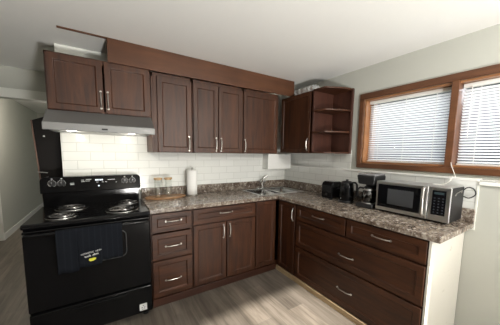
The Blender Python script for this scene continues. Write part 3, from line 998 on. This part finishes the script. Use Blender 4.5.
# kettle
kx, ky = -0.145, -1.215
k_ = root('electric_kettle', 'glossy black electric kettle between the toaster and the coffee maker', 'kettle', (kx, ky, tz))
part('power_base', B().lathe((kx, ky, tz), [(0, 0), (0.076, 0), (0.078, 0.006), (0.074, 0.020), (0, 0.020)], 32), M_blackmat, k_)
part('body', B().lathe((kx, ky, tz), [(0, 0.021), (0.070, 0.021), (0.074, 0.034), (0.072, 0.10), (0.062, 0.185), (0.056, 0.200), (0, 0.201)], 36), M_black, k_)
part('lid', B().lathe((kx, ky, tz), [(0.056, 0.200), (0.054, 0.208), (0.040, 0.216), (0.012, 0.220), (0.014, 0.234), (0, 0.236)], 30), M_blackmat, k_)
b = B()
b.hull([(kx - 0.050, ky + 0.020, tz + 0.150), (kx - 0.050, ky - 0.020, tz + 0.150), (kx - 0.050, ky - 0.026, tz + 0.196), (kx - 0.050, ky + 0.026, tz + 0.196)],
       [(kx - 0.084, ky + 0.004, tz + 0.188), (kx - 0.084, ky - 0.004, tz + 0.188), (kx - 0.088, ky - 0.007, tz + 0.198), (kx - 0.088, ky + 0.007, tz + 0.198)])
part('spout', b, M_black, k_, 0.004)
part('handle', B().tube([(kx + 0.02, ky - 0.050, tz + 0.205), (kx + 0.02, ky - 0.080, tz + 0.208), (kx + 0.02, ky - 0.098, tz + 0.190), (kx + 0.02, ky - 0.100, tz + 0.14), (kx + 0.02, ky - 0.096, tz + 0.08), (kx + 0.02, ky - 0.068, tz + 0.055)], 0.010, 10), M_blackmat, k_)
part('indicator_light', B().lathe((kx - 0.074, ky + 0.012, tz + 0.045), [(0, 0), (0.004, 0), (0.003, 0.003), (0, 0.004)], 10, 'x'), M_ivory, k_)

# coffee maker
cm = root('coffee_maker', 'black drip coffee maker with a glass carafe, directly left of the microwave', 'coffee maker', (-0.13, -1.455, tz))
y0, y1 = -1.540, -1.372
part('base', B().hull([(-0.235, y1, tz), (-0.235, y0, tz), (-0.030, y0, tz), (-0.030, y1, tz)], [(-0.228, y1 - 0.005, tz + 0.040), (-0.228, y0 + 0.005, tz + 0.040), (-0.034, y0, tz + 0.040), (-0.034, y1, tz + 0.040)]), M_blackmat, cm, 0.010, seg=3)
part('column', B().box(-0.082, -0.034, y0 + 0.004, y1 - 0.004, tz + 0.038, tz + 0.225), M_blackmat, cm, 0.008)
part('brew_head', B().hull([(-0.218, y1 - 0.006, tz + 0.214), (-0.218, y0 + 0.006, tz + 0.214), (-0.036, y0 + 0.004, tz + 0.214), (-0.036, y1 - 0.004, tz + 0.214)],
                          [(-0.228, y1 + 0.006, tz + 0.300), (-0.228, y0 - 0.004, tz + 0.300), (-0.034, y0 - 0.004, tz + 0.300), (-0.034, y1 + 0.004, tz + 0.300)]), M_blackmat, cm, 0.016, seg=4)
part('top_lid', B().box(-0.218, -0.040, y0 + 0.002, y1 - 0.002, tz + 0.298, tz + 0.314), mat('lid_window_reflection', (0.20, 0.20, 0.205), 0.25), cm, 0.007, seg=3, label='water tank lid with a window reflection painted grey')  # grey stands in for the window reflecting on a black top
part('warming_plate', B().lathe((-0.150, (y0 + y1) / 2, tz + 0.040), [(0, 0), (0.064, 0), (0.062, 0.004), (0, 0.004)], 32), M_steel, cm)
cx, cy = -0.150, (y0 + y1) / 2
cf = part('carafe', B().lathe((cx, cy, tz + 0.0445), [(0, 0.001), (0.050, 0.001), (0.062, 0.018), (0.065, 0.05), (0.060, 0.085), (0.046, 0.118), (0.043, 0.132), (0.041, 0.132), (0.044, 0.117), (0.058, 0.084), (0.063, 0.05), (0.060, 0.019), (0.049, 0.004), (0, 0.004)], 36), M_carafe, cm)
part('carafe_lid', B().lathe((cx, cy, tz + 0.0445), [(0, 0.131), (0.045, 0.131), (0.047, 0.140), (0.040, 0.150), (0, 0.152)], 32), M_blackmat, cf)
part('carafe_band', B().lathe((cx, cy, tz + 0.0445), [(0.0475, 0.112), (0.050, 0.116), (0.047, 0.128), (0.044, 0.128)], 32), M_steel, cf)
part('carafe_handle', B().tube([(cx - 0.02, cy + 0.038, tz + 0.172), (cx - 0.03, cy + 0.075, tz + 0.178), (cx - 0.034, cy + 0.094, tz + 0.160), (cx - 0.034, cy + 0.096, tz + 0.12), (cx - 0.030, cy + 0.088, tz + 0.085), (cx - 0.022, cy + 0.058, tz + 0.078)], 0.0085, 10), M_blackmat, cf)

# microwave
mw = root('microwave', 'stainless steel microwave oven with a black door window, at the near end of the worktop', 'microwave', (-0.1, -1.82, tz))
MX0, MX1, MY0, MY1, MZ0, MZ1 = -0.205, 0.024, -2.078, -1.562, 0.930, 1.176
part('housing', B().box(MX0, MX1, MY0, MY1, MZ0, MZ1), mat('microwave_case_grey', (0.012, 0.012, 0.013), 0.4, 0.0, spec=0.3), mw, 0.004, label='black metal case')
part('top_panel', B().box(MX0, MX1, MY0 + 0.004, MY1 - 0.004, MZ1 - 0.001, MZ1 + 0.003), M_steel, mw, 0.002)
fp = part('front_frame', B().box(MX0 - 0.018, MX0, MY0, -1.948, MZ0, MZ1 + 0.002), M_steel, mw, 0.003)
dd = part('door', B().box(MX0 - 0.020, MX0, -1.945, MY1, MZ0, MZ1 + 0.002), M_steel, mw, 0.003)
part('door_glass', B().box(MX0 - 0.0215, MX0 - 0.0195, -1.898, MY1 - 0.016, MZ0 + 0.030, MZ1 - 0.022), M_glassblk, dd, 0.001)
part('window_mesh', B().box(MX0 - 0.0225, MX0 - 0.0212, -1.852, -1.660, MZ0 + 0.062, MZ1 - 0.055), mat('mesh_reflection_grey', (0.05, 0.052, 0.056), 0.3), dd)  # mesh grey lifted to carry the reflection in the door window
b = B()
b.tube([(MX0 - 0.020, -1.922, MZ0 + 0.022), (MX0 - 0.044, -1.922, MZ0 + 0.026), (MX0 - 0.048, -1.922, MZ0 + 0.045), (MX0 - 0.048, -1.922, MZ1 - 0.035), (MX0 - 0.044, -1.922, MZ1 - 0.016), (MX0 - 0.020, -1.922, MZ1 - 0.012)], 0.009, 12)
part('handle', b, M_nickel, dd)
kp = part('keypad', B().box(MX0 - 0.0205, MX0 - 0.0175, -2.052, -1.970, MZ0 + 0.045, MZ1 - 0.022), M_glassblk, fp, 0.001)
b = B()
for i in range(3):
    for j in range(6):
        yy = -1.985 - 0.025 * i; zz = MZ0 + 0.060 + 0.021 * j
        b.box(MX0 - 0.0212, MX0 - 0.0203, yy - 0.006, yy + 0.003, zz, zz + 0.006)
part('keys', b, mat('key_print', (0.045, 0.05, 0.06), 0.5), kp)
part('clock_display', B().box(MX0 - 0.0212, MX0 - 0.0203, -2.040, -1.982, MZ1 - 0.050, MZ1 - 0.034), mat('lcd', (0.03, 0.045, 0.05), 0.2), kp)
part('side_trim', B().tube([(-0.150, MY0 - 0.001, 1.120), (-0.148, MY0 - 0.006, 1.138), (-0.09, MY0 - 0.006, 1.146), (-0.04, MY0 - 0.005, 1.150), (-0.035, MY0 - 0.001, 1.135)], 0.0035, 8), M_nickel, mw)
for (x, y) in ((MX0 + 0.02, MY0 + 0.03), (MX0 + 0.02, MY1 - 0.03), (MX1 - 0.03, MY0 + 0.03), (MX1 - 0.03, MY1 - 0.03)):
    part('foot', B().cyl((x, y, tz), (x, y, MZ0 + 0.002), 0.013, 0.013, 14), M_blackmat, mw)


def smooth_path(pts, n=8):
    """Catmull-Rom through points"""
    P = [Vector(p) for p in pts]
    P = [P[0] * 2 - P[1]] + P + [P[-1] * 2 - P[-2]]
    out = []
    for i in range(1, len(P) - 2):
        for k in range(n):
            t = k / n
            a, b_, c_, d = P[i - 1], P[i], P[i + 1], P[i + 2]
            out.append(0.5 * ((2 * b_) + (-a + c_) * t + (2 * a - 5 * b_ + 4 * c_ - d) * t * t + (-a + 3 * b_ - 3 * c_ + d) * t ** 3))
    out.append(P[-2])
    return out


part('power_cord', B().tube(smooth_path([(0.015, MY0 + 0.004, 1.150), (0.020, MY0 - 0.02, 1.172), (0.028, -2.128, 1.165), (0.030, -2.140, 1.125), (0.026, -2.110, 1.095), (0.020, MY0 - 0.006, 1.100), (0.012, MY0 + 0.004, 1.105)]), 0.0042, 8), M_blackmat, mw)

wc = part('blind_cord', B().tube(smooth_path([(0.150, -1.945, 1.40), (0.108, -1.958, 1.345), (0.098, -1.975, 1.30), (0.085, -2.00, 1.246), (0.050, -2.005, 1.2405), (0.035, -2.000, 1.237), (0.00, -1.985, 1.198), (-0.05, -1.965, 1.1835), (-0.10, -1.930, 1.1835)], 6), 0.0023, 8), M_cord_w, None, loc=(0.15, -1.945, 1.40))
tag(wc, 'thin white cord trailing from the window over the ledge onto the microwave', 'cord')

# ---------------------------------------------------------------- blinds
def blind(ya, yb_, label, tilt):
    xb = WB + 0.072
    zt_ = OZ1 - 0.020
    zb_ = OZ0 + 0.028
    r = root('window_blind', label, 'blind', (xb, (ya + yb_) / 2, zb_), 'white window blinds')
    part('headrail', B().box(xb - 0.018, xb + 0.018, ya, yb_, zt_ - 0.030, zt_), M_white, r, 0.002)
    part('bottom_rail', B().box(xb - 0.014, xb + 0.014, ya + 0.002, yb_ - 0.002, zb_ - 0.008, zb_ + 0.004), M_white, r, 0.002)
    b = B()
    n = 26
    pitch = (zt_ - 0.034 - zb_ - 0.012) / n
    for i in range(n):
        z = zb_ + 0.016 + i * pitch
        wdt = 0.0125
        prof = []
        for k in range(5):
            s = -1 + k / 2
            crown = 0.0022 * (1 - s * s)
            prof.append((xb + wdt * s * math.cos(tilt) - crown * math.sin(tilt), z + wdt * s * math.sin(tilt) + crown * math.cos(tilt)))
        vs = [[b.bm.verts.new((x, yy, z_)) for x, z_ in prof] for yy in (ya + 0.003, yb_ - 0.003)]
        for k in range(4):
            b.bm.faces.new((vs[0][k], vs[0][k + 1], vs[1][k + 1], vs[1][k]))
    part('slats', b, M_slat, r)
    for f in (0.16, 0.5, 0.84):
        yy = ya + (yb_ - ya) * f
        part('ladder_cord', B().cyl((xb - 0.0145, yy, zb_), (xb - 0.0145, yy, zt_ - 0.025), 0.0018, 0.0018, 6), M_white, r)
    part('tilt_wand', B().cyl((xb - 0.022, yb_ - 0.055, zt_ - 0.02), (xb - 0.024, yb_ - 0.055, zt_ - 0.42), 0.003, 0.003, 8), M_white, r)
    return r


blind(-1.908, OY1 - 0.022, 'white slatted blind in the window half nearer the shelves, left of the centre post', math.radians(-35))
blind(OY0 + 0.022, -1.964, 'white slatted blind in the nearer window half, right of the centre post', math.radians(-35))

# crumpled plastic on top of the corner cabinet
b = B()
random.seed(11)
rings = []
seg, nn = 14, 22
for i in range(nn + 1):
    t = i / nn
    y = -0.235 - 0.50 * t
    rad = 0.040 * math.sqrt(max(0.0, 1 - (2 * t - 1) ** 6)) + 0.004
    ring = []
    for k in range(seg):
        a = 2 * math.pi * k / seg
        rr = rad * (1 + random.uniform(-0.22, 0.22))
        ring.append(b.bm.verts.new((-0.09 + 1.25 * rr * math.cos(a), y + random.uniform(-0.006, 0.006), 2.1255 + max(0.0, 0.036 + rr * math.sin(a)) * 1.15)))
    rings.append(ring)
for a, e in zip(rings, rings[1:]):
    for k in range(seg):
        b.bm.faces.new((a[k], a[(k + 1) % seg], e[(k + 1) % seg], e[k]))
b.bm.faces.new(rings[0][::-1]); b.bm.faces.new(rings[-1])
pb = part('plastic_bag', b, M_bag, None, smooth=False, loc=(-0.09, -0.48, 2.1255))
tag(pb, 'crumpled clear plastic bag lying on top of the corner wall cabinet', 'bag')
